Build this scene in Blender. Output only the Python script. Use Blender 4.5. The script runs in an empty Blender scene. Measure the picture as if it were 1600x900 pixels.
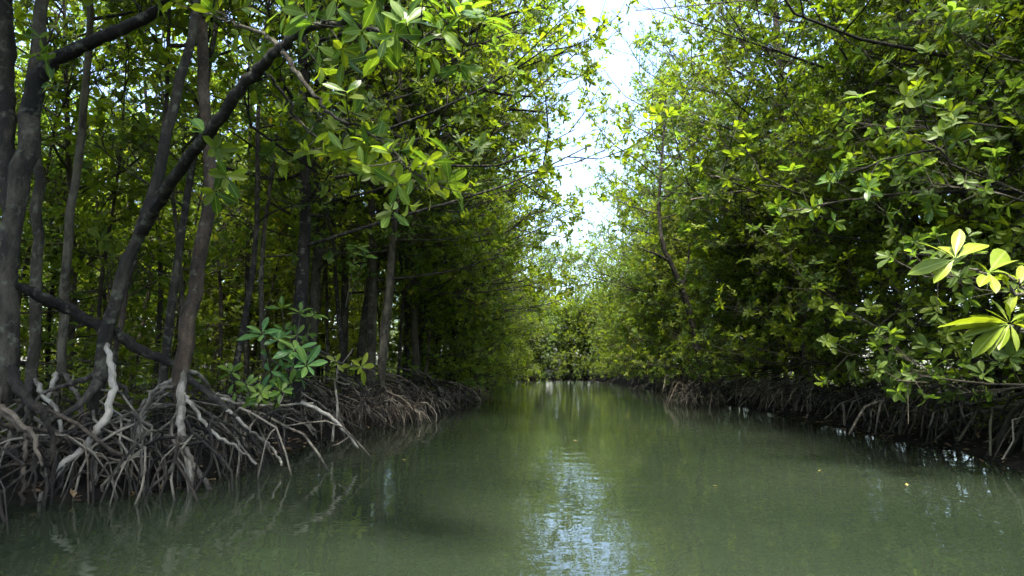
import bpy, math
import numpy as np
from mathutils import Matrix, Vector

# ------------------------------------------------------------------ camera
scene = bpy.context.scene
COL = scene.collection
CAM_H = 1.2
F_PX = 900.0                      # focal length in pixels of the 1600 px wide photograph
PITCH = math.radians(7.9)
cam_d = bpy.data.cameras.new('camera')
cam = bpy.data.objects.new('camera', cam_d)
COL.objects.link(cam)
cam.location = (0, 0, CAM_H)
cam.rotation_euler = (math.radians(90) + PITCH, 0, 0)
cam_d.sensor_width = 36
cam_d.lens = 36 * F_PX / 1600
cam_d.clip_start = 0.05
cam_d.clip_end = 2000
scene.camera = cam

# ------------------------------------------------------------------ sky, sun, exposure
SUN_EL = math.radians(71)
SUN_AZ = math.radians(180)        # clockwise from +Y (straight ahead), so behind the camera to the right
w = bpy.data.worlds.new('World')
scene.world = w
w.use_nodes = True
nt = w.node_tree
bg = nt.nodes['Background']
sky = nt.nodes.new('ShaderNodeTexSky')
sky.sky_type = 'NISHITA'
sky.sun_disc = False
sky.sun_elevation = SUN_EL
sky.sun_rotation = SUN_AZ
sky.air_density = 1.0
sky.dust_density = 2.5
sky.ozone_density = 1.0
nt.links.new(sky.outputs[0], bg.inputs[0])
bg.inputs[1].default_value = 0.125
sun_d = bpy.data.lights.new('sun', 'SUN')
sun = bpy.data.objects.new('sun', sun_d)
COL.objects.link(sun)
sun_d.energy = 4.0
sun_d.angle = math.radians(12)
sun_d.color = (1.0, 0.95, 0.86)
sdir = Vector((math.sin(SUN_AZ) * math.cos(SUN_EL), math.cos(SUN_AZ) * math.cos(SUN_EL), math.sin(SUN_EL)))
sun.rotation_euler = sdir.to_track_quat('Z', 'Y').to_euler()
sun.location = sdir * 60
scene.view_settings.view_transform = 'Standard'
scene.view_settings.look = 'None'
scene.view_settings.gamma = 1
scene.view_settings.exposure = 2.85
try:
    scene.render.engine = 'CYCLES'
    cy = scene.cycles
    cy.max_bounces = 6
    cy.diffuse_bounces = 5
    cy.glossy_bounces = 2
    cy.transmission_bounces = 3
    cy.transparent_max_bounces = 4
    cy.caustics_reflective = False
    cy.caustics_refractive = False
    cy.sample_clamp_indirect = 6
    cy.debug_use_spatial_splits = True
    cy.use_adaptive_sampling = True
    cy.adaptive_threshold = 0.03
except Exception:
    pass

# ------------------------------------------------------------------ helpers
RNG = np.random.default_rng(7)
CT, ST = math.cos(PITCH), math.sin(PITCH)

def ray(px, py):
    u = (px - 800) / F_PX
    v = (450 - py) / F_PX
    return np.array([u, CT - v * ST, v * CT + ST])

def PT(px, py, y):
    """the point y metres ahead that is seen at (px, py)"""
    d = ray(px, py)
    return np.array([0, 0, CAM_H]) + d * (y / d[1])

def HIT(px, py, z=0.0):
    d = ray(px, py)
    return np.array([0, 0, CAM_H]) + d * ((z - CAM_H) / d[2])

def project(p):
    p = np.asarray(p, float)
    q = p - np.array([0, 0, CAM_H])
    cy_ = q[..., 1] * CT + q[..., 2] * ST
    cz_ = -q[..., 1] * ST + q[..., 2] * CT
    cy_ = np.where(np.abs(cy_) < 1e-6, 1e-6, cy_)
    return 800 + F_PX * q[..., 0] / cy_, 450 - F_PX * cz_ / cy_, cy_

def unit(v):
    v = np.asarray(v, float)
    return v / np.maximum(np.linalg.norm(v, axis=-1, keepdims=True), 1e-9)

def smooth_path(pts, n):
    """Catmull-Rom through pts, n samples"""
    p = np.asarray(pts, float)
    if len(p) == 2:
        t = np.linspace(0, 1, n)[:, None]
        return p[0] * (1 - t) + p[1] * t
    q = np.vstack([2 * p[0] - p[1], p, 2 * p[-1] - p[-2]])
    out = []
    for s in np.linspace(0, len(p) - 1 - 1e-9, n):
        i = int(s); t = s - i
        a, b, c, d = q[i], q[i + 1], q[i + 2], q[i + 3]
        out.append(0.5 * ((2 * b) + (-a + c) * t + (2 * a - 5 * b + 4 * c - d) * t * t + (-a + 3 * b - 3 * c + d) * t ** 3))
    return np.array(out)

class MB:
    """collects tubes and leaves of ONE object"""
    def __init__(self):
        self.v = []; self.f3 = []; self.f4 = []; self.m3 = []; self.m4 = []; self.n = 0
    def add(self, v, f3=None, f4=None, m=0):
        v = np.asarray(v, float)
        if f3 is not None and len(f3):
            self.f3.append(np.asarray(f3) + self.n); self.m3.append(np.full(len(f3), m))
        if f4 is not None and len(f4):
            self.f4.append(np.asarray(f4) + self.n); self.m4.append(np.full(len(f4), m))
        self.v.append(v); self.n += len(v)
    def tube(self, pts, rad, sides=6, m=0, lump=0.0, rng=RNG):
        p = np.asarray(pts, float); k = len(p)
        r = np.interp(np.linspace(0, 1, k), np.linspace(0, 1, len(rad)), rad)
        t = unit(np.gradient(p, axis=0))
        ref = np.array([0, 0, 1.0]) if abs(t[0][2]) < 0.9 else np.array([1.0, 0, 0])
        a = unit(np.cross(t[0], ref)); V = []
        ang = np.linspace(0, 2 * math.pi, sides, endpoint=False)
        for i in range(k):
            a = unit(a - t[i] * np.dot(a, t[i])); b = np.cross(t[i], a)
            rr = r[i] * (1 + lump * rng.uniform(-1, 1, sides)) if lump else r[i] * np.ones(sides)
            V.append(p[i] + (np.cos(ang) * rr)[:, None] * a + (np.sin(ang) * rr)[:, None] * b)
        V = np.vstack(V)
        i = np.arange(k - 1)[:, None] * sides; j = np.arange(sides)[None]; j2 = (j + 1) % sides
        F = np.stack([i + j, i + j2, i + sides + j2, i + sides + j], -1).reshape(-1, 4)
        V = np.vstack([V, p[-1] + t[-1] * r[-1] * 0.6])
        e = (k - 1) * sides
        C = np.array([[e + q, e + (q + 1) % sides, k * sides] for q in range(sides)])
        self.add(V, C, F, m)
    def sticks(self, a, b, r0, r1, m=0):
        """many thin three-sided twigs at once"""
        a = np.asarray(a); b = np.asarray(b); N = len(a)
        t = unit(b - a)
        ref = np.where(np.abs(t[:, 2:3]) < 0.9, np.array([[0, 0, 1.0]]), np.array([[1.0, 0, 0]]))
        x = unit(np.cross(t, ref)); y = np.cross(t, x)
        V = np.zeros((N, 6, 3))
        for q in range(3):
            c, s = math.cos(q * 2.0944), math.sin(q * 2.0944)
            V[:, q] = a + (x * c + y * s) * r0
            V[:, 3 + q] = b + (x * c + y * s) * r1
        F = np.array([[0, 1, 4, 3], [1, 2, 5, 4], [2, 0, 3, 5]])
        self.add(V.reshape(-1, 3), None, (np.arange(N)[:, None, None] * 6 + F).reshape(-1, 4), m)
    def leaves(self, pos, X, Z, L, tv, tf, m=0):
        """pos, direction X, normal Z, length L per leaf; tv/tf the leaf outline"""
        N = len(pos)
        if not N: return
        X = unit(X); Z = unit(Z - X * np.sum(Z * X, 1, keepdims=True)); Y = np.cross(Z, X)
        V = pos[:, None] + L[:, None, None] * (tv[None, :, 0:1] * X[:, None] + tv[None, :, 1:2] * Y[:, None] + tv[None, :, 2:3] * Z[:, None])
        F = (np.arange(N)[:, None, None] * len(tv) + tf[None]).reshape(-1, 3)
        self.add(V.reshape(-1, 3), F, None, m)
    def mesh(self, name, mats, off=(0, 0, 0), smooth=True):
        me = bpy.data.meshes.new(name)
        V = np.vstack(self.v) - np.asarray(off)
        f3 = np.vstack(self.f3) if self.f3 else np.zeros((0, 3), int)
        f4 = np.vstack(self.f4) if self.f4 else np.zeros((0, 4), int)
        mi = np.concatenate(self.m3 + self.m4) if (self.m3 or self.m4) else np.zeros(0)
        me.vertices.add(len(V)); me.vertices.foreach_set('co', V.astype(np.float32).ravel())
        loops = np.concatenate([f3.ravel(), f4.ravel()]).astype(np.int32)
        me.loops.add(len(loops)); me.loops.foreach_set('vertex_index', loops)
        n3, n4 = len(f3), len(f4)
        me.polygons.add(n3 + n4)
        st = np.concatenate([np.arange(n3) * 3, n3 * 3 + np.arange(n4) * 4]).astype(np.int32)
        me.polygons.foreach_set('loop_start', st)
        me.polygons.foreach_set('material_index', mi.astype(np.int32))
        me.polygons.foreach_set('use_smooth', np.full(n3 + n4, smooth))
        for mt in (mats if isinstance(mats, (list, tuple)) else [mats]):
            me.materials.append(mt)
        me.update(calc_edges=True)
        return me

def link(name, data, parent=None, loc=None, mat=None):
    o = bpy.data.objects.new(name, data)
    COL.objects.link(o)
    if parent is not None: o.parent = parent
    if mat is not None: o.matrix_basis = mat
    elif loc is not None: o.location = loc
    return o

def thing(name, label, cat, loc, rz=0.0, sc=1.0, group=None):
    o = link(name, None, None, tuple(loc))
    o.empty_display_size = 0.3
    o.rotation_euler = (0, 0, rz); o.scale = (sc, sc, sc)
    o['label'] = label; o['category'] = cat
    if group: o['group'] = group
    return o

# ------------------------------------------------------------------ materials
def new_mat(name):
    m = bpy.data.materials.new(name); m.use_nodes = True
    n = m.node_tree; n.nodes.clear()
    return m, n, n.nodes.new('ShaderNodeOutputMaterial')

def N(n, typ, **kw):
    x = n.nodes.new(typ)
    for k, v in kw.items():
        if k.startswith('i_'): x.inputs[k[2:].replace('_', ' ')].default_value = v
        else: setattr(x, k, v)
    return x

def ramp(n, stops):
    r = n.nodes.new('ShaderNodeValToRGB')
    el = r.color_ramp.elements
    while len(el) < len(stops): el.new(0.5)
    for e, (p, c) in zip(el, stops):
        e.position = p; e.color = (*c, 1)
    return r

def leaf_material(name, stops, trans, mix=0.38, rough=0.5, spec=0.16, veins=False):
    m, n, out = new_mat(name)
    geo = N(n, 'ShaderNodeNewGeometry'); oi = N(n, 'ShaderNodeObjectInfo')
    a = N(n, 'ShaderNodeMath', operation='MULTIPLY'); a.inputs[1].default_value = 0.72
    b = N(n, 'ShaderNodeMath', operation='MULTIPLY_ADD'); b.inputs[1].default_value = 0.28
    n.links.new(geo.outputs['Random Per Island'], a.inputs[0])
    n.links.new(oi.outputs['Random'], b.inputs[0]); n.links.new(a.outputs[0], b.inputs[2])
    fac = b.outputs[0]
    if veins:
        b2 = N(n, 'ShaderNodeMath', operation='MULTIPLY'); b2.inputs[1].default_value = 1.0
        n.links.new(oi.outputs['Random'], b2.inputs[0]); fac = b2.outputs[0]
    r = ramp(n, stops); n.links.new(fac, r.inputs[0])
    col = r.outputs[0]
    if veins:                                    # pale midrib and a slight mottle on the big near leaves
        tc = N(n, 'ShaderNodeTexCoord'); sp = N(n, 'ShaderNodeSeparateXYZ')
        n.links.new(tc.outputs['Object'], sp.inputs[0])
        ab = N(n, 'ShaderNodeMath', operation='ABSOLUTE'); n.links.new(sp.outputs[1], ab.inputs[0])
        lt = N(n, 'ShaderNodeMapRange'); lt.inputs[1].default_value = 0.006; lt.inputs[2].default_value = 0.022
        lt.inputs[3].default_value = 0.55; lt.inputs[4].default_value = 0.0
        n.links.new(ab.outputs[0], lt.inputs[0])
        nz = N(n, 'ShaderNodeTexNoise'); nz.inputs['Scale'].default_value = 6; nz.inputs['Detail'].default_value = 4
        n.links.new(tc.outputs['Object'], nz.inputs[0])
        hs = N(n, 'ShaderNodeHueSaturation')
        mr = N(n, 'ShaderNodeMapRange'); mr.inputs[3].default_value = 0.7; mr.inputs[4].default_value = 1.3
        n.links.new(nz.outputs[0], mr.inputs[0]); n.links.new(mr.outputs[0], hs.inputs['Value'])
        n.links.new(col, hs.inputs['Color'])
        mx = N(n, 'ShaderNodeMixRGB'); mx.inputs[2].default_value = (0.22, 0.30, 0.08, 1)
        n.links.new(lt.outputs[0], mx.inputs[0]); n.links.new(hs.outputs[0], mx.inputs[1])
        col = mx.outputs[0]
    p = N(n, 'ShaderNodeBsdfPrincipled'); p.inputs['Roughness'].default_value = rough
    p.inputs['Specular IOR Level'].default_value = spec
    n.links.new(col, p.inputs['Base Color'])
    t = N(n, 'ShaderNodeBsdfTranslucent')
    tm = N(n, 'ShaderNodeMixRGB', blend_type='MULTIPLY'); tm.inputs[0].default_value = 1
    tm.inputs[2].default_value = (*trans, 1)
    n.links.new(col, tm.inputs[1]); n.links.new(tm.outputs[0], t.inputs[0])
    ms = N(n, 'ShaderNodeMixShader'); ms.inputs[0].default_value = mix
    n.links.new(p.outputs[0], ms.inputs[1]); n.links.new(t.outputs[0], ms.inputs[2])
    n.links.new(ms.outputs[0], out.inputs[0])
    return m

def bark_material(name, dark, mid, pale, lichen=0.0, rough=0.85, scale=6.0, wet=False, seed=0.0):
    dark, mid, pale = [tuple(v * 0.68 for v in c) for c in (dark, mid, pale)]
    m, n, out = new_mat(name)
    geo = N(n, 'ShaderNodeNewGeometry')
    mp = N(n, 'ShaderNodeMapping'); mp.inputs['Scale'].default_value = (1, 1, 0.45)
    oi = N(n, 'ShaderNodeObjectInfo')
    tc = N(n, 'ShaderNodeTexCoord')
    n.links.new(geo.outputs['Position'], mp.inputs[0])
    n1 = N(n, 'ShaderNodeTexNoise'); n1.inputs['Scale'].default_value = scale; n1.inputs['Detail'].default_value = 8
    n1.inputs['Roughness'].default_value = 0.68
    n.links.new(mp.outputs[0], n1.inputs[0])
    ad = N(n, 'ShaderNodeMath', operation='MULTIPLY_ADD'); ad.inputs[1].default_value = 0.36
    n.links.new(oi.outputs['Random'], ad.inputs[0]); 
    sb = N(n, 'ShaderNodeMath', operation='SUBTRACT'); sb.inputs[1].default_value = 0.18
    n.links.new(n1.outputs[0], sb.inputs[0]); n.links.new(sb.outputs[0], ad.inputs[2])
    r = ramp(n, [(0.34, dark), (0.5, mid), (0.68, pale)])
    n.links.new(ad.outputs[0], r.inputs[0])
    col = r.outputs[0]
    if lichen:
        n2 = N(n, 'ShaderNodeTexNoise'); n2.inputs['Scale'].default_value = 9; n2.inputs['Detail'].default_value = 7; n2.inputs['Roughness'].default_value = 0.65
        n.links.new(geo.outputs['Position'], n2.inputs[0])
        k = N(n, 'ShaderNodeMapRange'); k.inputs[1].default_value = 0.60 - lichen; k.inputs[2].default_value = 0.72 - lichen
        k.inputs[4].default_value = 0.85
        n.links.new(n2.outputs[0], k.inputs[0])
        mx = N(n, 'ShaderNodeMixRGB'); mx.inputs[2].default_value = (0.10, 0.10, 0.07, 1)
        n.links.new(k.outputs[0], mx.inputs[0]); n.links.new(col, mx.inputs[1]); col = mx.outputs[0]
    rough_out = None
    if wet:                                      # the tide leaves the lowest stretch dark and muddy
        sp = N(n, 'ShaderNodeSeparateXYZ'); n.links.new(geo.outputs['Position'], sp.inputs[0])
        wz = N(n, 'ShaderNodeMath', operation='MULTIPLY_ADD'); wz.inputs[1].default_value = 0.35
        n.links.new(n1.outputs[0], wz.inputs[0]); n.links.new(sp.outputs[2], wz.inputs[2])
        k2 = N(n, 'ShaderNodeMapRange'); k2.inputs[1].default_value = 0.14; k2.inputs[2].default_value = 0.32
        n.links.new(wz.outputs[0], k2.inputs[0])
        mx2 = N(n, 'ShaderNodeMixRGB'); mx2.inputs[1].default_value = (0.014, 0.011, 0.008, 1)
        n.links.new(k2.outputs[0], mx2.inputs[0]); n.links.new(col, mx2.inputs[2]); col = mx2.outputs[0]
    p = N(n, 'ShaderNodeBsdfPrincipled'); p.inputs['Roughness'].default_value = rough
    p.inputs['Specular IOR Level'].default_value = 0.3
    n.links.new(col, p.inputs['Base Color'])
    bp = N(n, 'ShaderNodeBump'); bp.inputs['Strength'].default_value = 1.0; bp.inputs['Distance'].default_value = 0.06
    n3 = N(n, 'ShaderNodeTexNoise'); n3.inputs['Scale'].default_value = scale * 3; n3.inputs['Detail'].default_value = 8; n3.inputs['Roughness'].default_value = 0.7
    n.links.new(mp.outputs[0], n3.inputs[0]); n.links.new(n3.outputs[0], bp.inputs['Height'])
    n.links.new(bp.outputs[0], p.inputs['Normal'])
    n.links.new(p.outputs[0], out.inputs[0])
    return m

M_LEAF = leaf_material('mangrove_leaf', [(0.0, (0.044, 0.072, 0.009)), (0.45, (0.076, 0.110, 0.012)), (0.85, (0.110, 0.142, 0.015)), (0.96, (0.16, 0.175, 0.03)), (1.0, (0.27, 0.20, 0.03))], (2.5, 2.5, 0.8), mix=0.52)
M_LEAF_COOL = leaf_material('mangrove_leaf_cool', [(0.0, (0.038, 0.066, 0.018)), (0.5, (0.062, 0.098, 0.022)), (1.0, (0.098, 0.134, 0.03))], (2.3, 2.5, 0.9), mix=0.52)
M_LEAF_BIG = leaf_material('near_leaf', [(0.0, (0.034, 0.075, 0.013)), (0.5, (0.06, 0.115, 0.017)), (1.0, (0.10, 0.155, 0.022))], (2.0, 1.9, 0.6), mix=0.45, rough=0.36, veins=True)
M_LEAF_YOUNG = leaf_material('young_leaf', [(0.0, (0.095, 0.135, 0.014)), (0.5, (0.14, 0.18, 0.018)), (1.0, (0.185, 0.215, 0.025))], (1.4, 1.35, 0.5), mix=0.4, rough=0.36, veins=True)
M_LEAF_BLUE = leaf_material('undergrowth_leaf', [(0.0, (0.035, 0.095, 0.03)), (0.6, (0.06, 0.14, 0.04)), (1.0, (0.12, 0.19, 0.035))], (1.3, 1.5, 0.6), mix=0.3, rough=0.34, veins=True)
M_BARK = bark_material('grey_brown_bark', (0.012, 0.010, 0.006), (0.045, 0.037, 0.023), (0.15, 0.13, 0.085), lichen=0.07)
M_BARK_RED = bark_material('reddish_bark', (0.024, 0.016, 0.009), (0.095, 0.066, 0.040), (0.24, 0.19, 0.125), lichen=0.05)
M_BARK_DARK = bark_material('dark_bark', (0.007, 0.006, 0.004), (0.022, 0.018, 0.011), (0.08, 0.068, 0.045), lichen=0.05)
M_BARK_PALE = bark_material('pale_bark', (0.10, 0.08, 0.06), (0.22, 0.18, 0.14), (0.36, 0.31, 0.25), lichen=0.06)
M_ROOT = bark_material('prop_root_bark', (0.014, 0.012, 0.008), (0.055, 0.048, 0.034), (0.25, 0.22, 0.165), lichen=0.03, wet=True, scale=5)
M_ROOT_PALE_LIT = bark_material('pale_lit_prop_root_bark', (0.035, 0.03, 0.022), (0.16, 0.14, 0.105), (0.48, 0.435, 0.345), wet=True, scale=5)  # pale bark, also lightened to stand in for sky light on the front roots
M_ROOT_BROWN = bark_material('brown_root_bark', (0.015, 0.011, 0.007), (0.058, 0.044, 0.029), (0.19, 0.15, 0.105), wet=True, scale=5)
M_ROOT_MOSS = bark_material('mossy_root_bark', (0.02, 0.02, 0.010), (0.06, 0.06, 0.03), (0.14, 0.135, 0.08), wet=True, scale=5)

M_TWIG = bark_material('twig_bark', (0.012, 0.010, 0.006), (0.03, 0.026, 0.015), (0.07, 0.06, 0.035))

def mud_material():
    m, n, out = new_mat('wet_mud')
    geo = N(n, 'ShaderNodeNewGeometry')
    n1 = N(n, 'ShaderNodeTexNoise'); n1.inputs['Scale'].default_value = 2.2; n1.inputs['Detail'].default_value = 9
    n.links.new(geo.outputs['Position'], n1.inputs[0])
    r = ramp(n, [(0.3, (0.004, 0.0035, 0.003)), (0.55, (0.009, 0.008, 0.006)), (0.75, (0.02, 0.017, 0.012))])
    n.links.new(n1.outputs[0], r.inputs[0])
    p = N(n, 'ShaderNodeBsdfPrincipled'); p.inputs['Roughness'].default_value = 0.95
    p.inputs['Specular IOR Level'].default_value = 0.08
    n.links.new(r.outputs[0], p.inputs['Base Color'])
    bp = N(n, 'ShaderNodeBump'); bp.inputs['Strength'].default_value = 1; bp.inputs['Distance'].default_value = 0.15
    n.links.new(n1.outputs[0], bp.inputs['Height']); n.links.new(bp.outputs[0], p.inputs['Normal'])
    n.links.new(p.outputs[0], out.inputs[0])
    return m

def water_material():
    m, n, out = new_mat('murky_creek_water')
    geo = N(n, 'ShaderNodeNewGeometry')
    n0 = N(n, 'ShaderNodeTexNoise'); n0.inputs['Scale'].default_value = 0.35; n0.inputs['Detail'].default_value = 4
    n.links.new(geo.outputs['Position'], n0.inputs[0])
    r = ramp(n, [(0.3, (0.0076, 0.0120, 0.0066)), (0.7, (0.0140, 0.0190, 0.0110))])
    n.links.new(n0.outputs[0], r.inputs[0])
    p = N(n, 'ShaderNodeBsdfPrincipled'); p.inputs['Roughness'].default_value = 0.008
    p.inputs['IOR'].default_value = 1.333
    n.links.new(r.outputs[0], p.inputs['Base Color'])
    mp = N(n, 'ShaderNodeMapping'); mp.inputs['Scale'].default_value = (1.0, 1.3, 1)
    n.links.new(geo.outputs['Position'], mp.inputs[0])
    a = N(n, 'ShaderNodeTexNoise'); a.inputs['Scale'].default_value = 2.4; a.inputs['Detail'].default_value = 2
    b = N(n, 'ShaderNodeTexNoise'); b.inputs['Scale'].default_value = 9.0; b.inputs['Detail'].default_value = 2
    n.links.new(mp.outputs[0], a.inputs[0]); n.links.new(mp.outputs[0], b.inputs[0])
    ad = N(n, 'ShaderNodeMath', operation='MULTIPLY_ADD'); ad.inputs[1].default_value = 0.09
    n.links.new(b.outputs[0], ad.inputs[0]); n.links.new(a.outputs[0], ad.inputs[2])
    bp = N(n, 'ShaderNodeBump'); bp.inputs['Strength'].default_value = 1; bp.inputs['Distance'].default_value = 0.0048
    n.links.new(ad.outputs[0], bp.inputs['Height']); n.links.new(bp.outputs[0], p.inputs['Normal'])
    n.links.new(p.outputs[0], out.inputs[0])
    return m

# ------------------------------------------------------------------ the setting: mud, water
LP = np.array([HIT(*p)[:2] for p in [(0, 792), (150, 785), (300, 762), (430, 714), (500, 694), (560, 678), (640, 650), (700, 622), (745, 605), (788, 592)]])
RP = np.array([HIT(*p)[:2] for p in [(1600, 748), (1480, 704), (1400, 690), (1250, 656), (1130, 631), (1000, 606), (935, 595), (905, 590.5)]])
LP = np.vstack([[-5.4, -30], [-5.2, 2.0], LP, [2.0, 95], [9, 120]])
RP = np.vstack([[6.6, -30], [6.3, 3.0], RP, [9.5, 78], [16, 120]])
LP = LP[np.argsort(LP[:, 1])]; RP = RP[np.argsort(RP[:, 1])]
def xL(y): return np.interp(y, LP[:, 1], LP[:, 0])
def xR(y): return np.interp(y, RP[:, 1], RP[:, 0])
Y_END = 60.0                                   # here the creek bends out of sight

def vnoise(x, y, s, seed):
    return (np.sin(x * s * 1.3 + seed) * np.cos(y * s * 0.9 + seed * 2.1) + 0.6 * np.sin(x * s * 2.7 - y * s * 2.1 + seed * 3.3)
            + 0.35 * np.cos(x * s * 5.3 + y * s * 4.7 + seed)) / 1.95

def bank_h(x, y):
    dl = xL(y) - x; dr = x - xR(y); de = (y - Y_END) * 0.8
    d = np.maximum(np.maximum(dl, dr), de)
    h = np.where(d < 0, np.maximum(-1.0, d * 0.6), 0.36 * (1 - np.exp(-np.maximum(d, 0) / 0.8)))
    return h - 0.06 + 0.09 * vnoise(x, y, 0.9, 1.7) * np.clip(d + 0.7, 0, 1) + 0.05 * vnoise(x, y, 3.1, 4.2) * np.clip(d + 0.5, 0, 1)

def grid_sheet(xs, ys, fz):
    X, Y = np.meshgrid(xs, ys)
    V = np.stack([X, Y, fz(X, Y)], -1).reshape(-1, 3)
    nx = len(xs); i = np.arange(len(ys) - 1)[:, None] * nx; j = np.arange(nx - 1)[None]
    F = np.stack([i + j, i + j + 1, i + nx + j + 1, i + nx + j], -1).reshape(-1, 4)
    b = MB(); b.add(V, None, F); return b
xs = np.concatenate([np.linspace(-900, -40, 12), np.arange(-36, -12, 1.5), np.arange(-12, 14, 0.25), np.arange(14, 38, 1.5), np.linspace(40, 900, 12)])
ys = np.concatenate([np.linspace(-400, -20, 8), np.arange(-16, 2, 1.0), np.arange(2, 26, 0.25), np.arange(26, 100, 1.0), np.linspace(104, 1200, 14)])
g = link('ground', grid_sheet(xs, ys, bank_h).mesh('ground', mud_material())); g['kind'] = 'structure'
wb = MB(); wb.add([[-60, -60, 0], [60, -60, 0], [60, 130, 0], [-60, 130, 0]], None, [[0, 1, 2, 3]])
wo = link('water', wb.mesh('water', water_material())); wo['kind'] = 'structure'

# ------------------------------------------------------------------ leaves
# the small leaf: obovate, folded along the midrib
TV = np.array([[0, 0, 0], [0.42, 0.21, 0.06], [0.42, -0.21, 0.06], [0.8, 0.19, 0.02], [0.8, -0.19, 0.02], [1.0, 0, -0.08], [0.5, 0, 0.0]])
TF = np.array([[0, 6, 1], [0, 2, 6], [1, 6, 3], [2, 4, 6], [6, 5, 3], [6, 4, 5]])
TV4 = np.array([[0, 0, 0], [0.58, 0.215, 0.05], [0.58, -0.215, 0.05], [1.0, 0, -0.05], [0.55, 0, 0.0]])
TF4 = np.array([[0, 4, 1], [0, 2, 4], [4, 3, 1], [4, 2, 3]])

def big_leaf(name, mat, bend, fold, width, twist=0.0):
    st = [0.0, 0.09, 0.25, 0.45, 0.65, 0.82, 0.94, 1.0]
    wd = [0.012, 0.02, 0.11, 0.19, 0.215, 0.165, 0.07, 0.0]
    V = []; F = []
    for t, wv in zip(st, wd):
        ww = wv * width / 0.21; z = -bend * t * t; tw = twist * t
        for s in (-1, -0.55, 0, 0.55, 1):
            y = s * ww; zz = abs(y) * fold - (abs(s) ** 3) * ww * 0.12
            V.append([t, y * math.cos(tw) - zz * math.sin(tw), z + zz * math.cos(tw) + y * math.sin(tw)])
    for i in range(len(st) - 1):
        for j in range(4):
            a = i * 5 + j; F.append([a, a + 5, a + 6, a + 1])
    b = MB(); b.add(V, None, F); return b.mesh(name, mat)
BIG = {}
for key, mat in (('near', M_LEAF_BIG), ('young', M_LEAF_YOUNG), ('under', M_LEAF_BLUE)):
    BIG[key] = [big_leaf('leaf_' + key, mat, b, f, wdt, tw) for b, f, wdt, tw in
                ((0.10, 0.35, 0.17, 0.2), (0.28, 0.25, 0.185, -0.3), (0.02, 0.5, 0.16, 0.1), (0.18, 0.15, 0.19, 0.4), (0.4, 0.3, 0.165, -0.1))]

PENDING = {}
def flush_leaves(t, base, mat, most=290):
    """of the leaves asked for on thing t, the ones that show largest become leaf parts, the others one mass"""
    q = PENDING.pop(t.name)
    px, py, d = project(np.array([l[0] for l in q])); Ls = np.array([l[3] for l in q])
    sc = np.where((px > -60) & (px < 1660) & (py > -60) & (d > 0.2), Ls / np.maximum(d, 0.2), -1)
    order = np.argsort(-sc)
    r_ = np.random.default_rng(3)
    for i in order[:most]: place_leaf(q[i][5], base, *q[i][:5], r_)
    rest = [q[i] for i in order[most:]]
    if rest:
        b = MB(); b.leaves(np.array([l[0] for l in rest]), np.array([l[1] for l in rest]), np.array([l[2] for l in rest]), np.array([l[3] for l in rest]), TV, TF)
        o = link('crown', b.mesh('crown', mat, base, smooth=False), t); o['kind'] = 'stuff'

def place_leaf(parent, origin, pos, X, Z, L, key, rng, wide=1.0):
    top = parent.parent or parent
    if top.name in PENDING:
        PENDING[top.name].append((np.array(pos, float), np.array(X, float), np.array(Z, float), float(L), key, parent)); return
    X = unit(X); Z = unit(Z - X * np.dot(Z, X)); Y = np.cross(Z, X)
    p = np.asarray(pos) - origin; Y = Y * wide
    m = Matrix(((X[0] * L, Y[0] * L, Z[0] * L, p[0]), (X[1] * L, Y[1] * L, Z[1] * L, p[1]), (X[2] * L, Y[2] * L, Z[2] * L, p[2]), (0, 0, 0, 1)))
    return link('leaf', BIG[key][rng.integers(0, 5)], parent, mat=m)

def rosette_dirs(rng, d, n, lo=45, hi=85):
    """leaf directions and normals of a tuft round the twig direction d"""
    d = unit(d); ref = np.array([0, 0, 1.0]) if abs(d[2]) < 0.9 else np.array([1.0, 0, 0])
    a = unit(np.cross(d, ref)); b = np.cross(d, a)
    ph = rng.uniform(0, 6.28) + np.arange(n) * 2.4 + rng.normal(0, 0.2, n)
    th = np.radians(rng.uniform(lo, hi, n))
    rad = np.cos(ph)[:, None] * a + np.sin(ph)[:, None] * b
    X = np.cos(th)[:, None] * d + np.sin(th)[:, None] * rad
    Z = np.sin(th)[:, None] * d - np.cos(th)[:, None] * rad
    return X, Z + rng.normal(0, 0.18, (n, 3))

def sprig(parent, origin, pos, d, n, L, key, rng, lo=40, hi=88):
    X, Z = rosette_dirs(rng, d, n, lo, hi)
    for i in range(n):
        place_leaf(parent, origin, np.asarray(pos) - unit(d) * 0.05 * (i / n), X[i], Z[i], L * rng.uniform(0.7, 1.15), key, rng)

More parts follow.
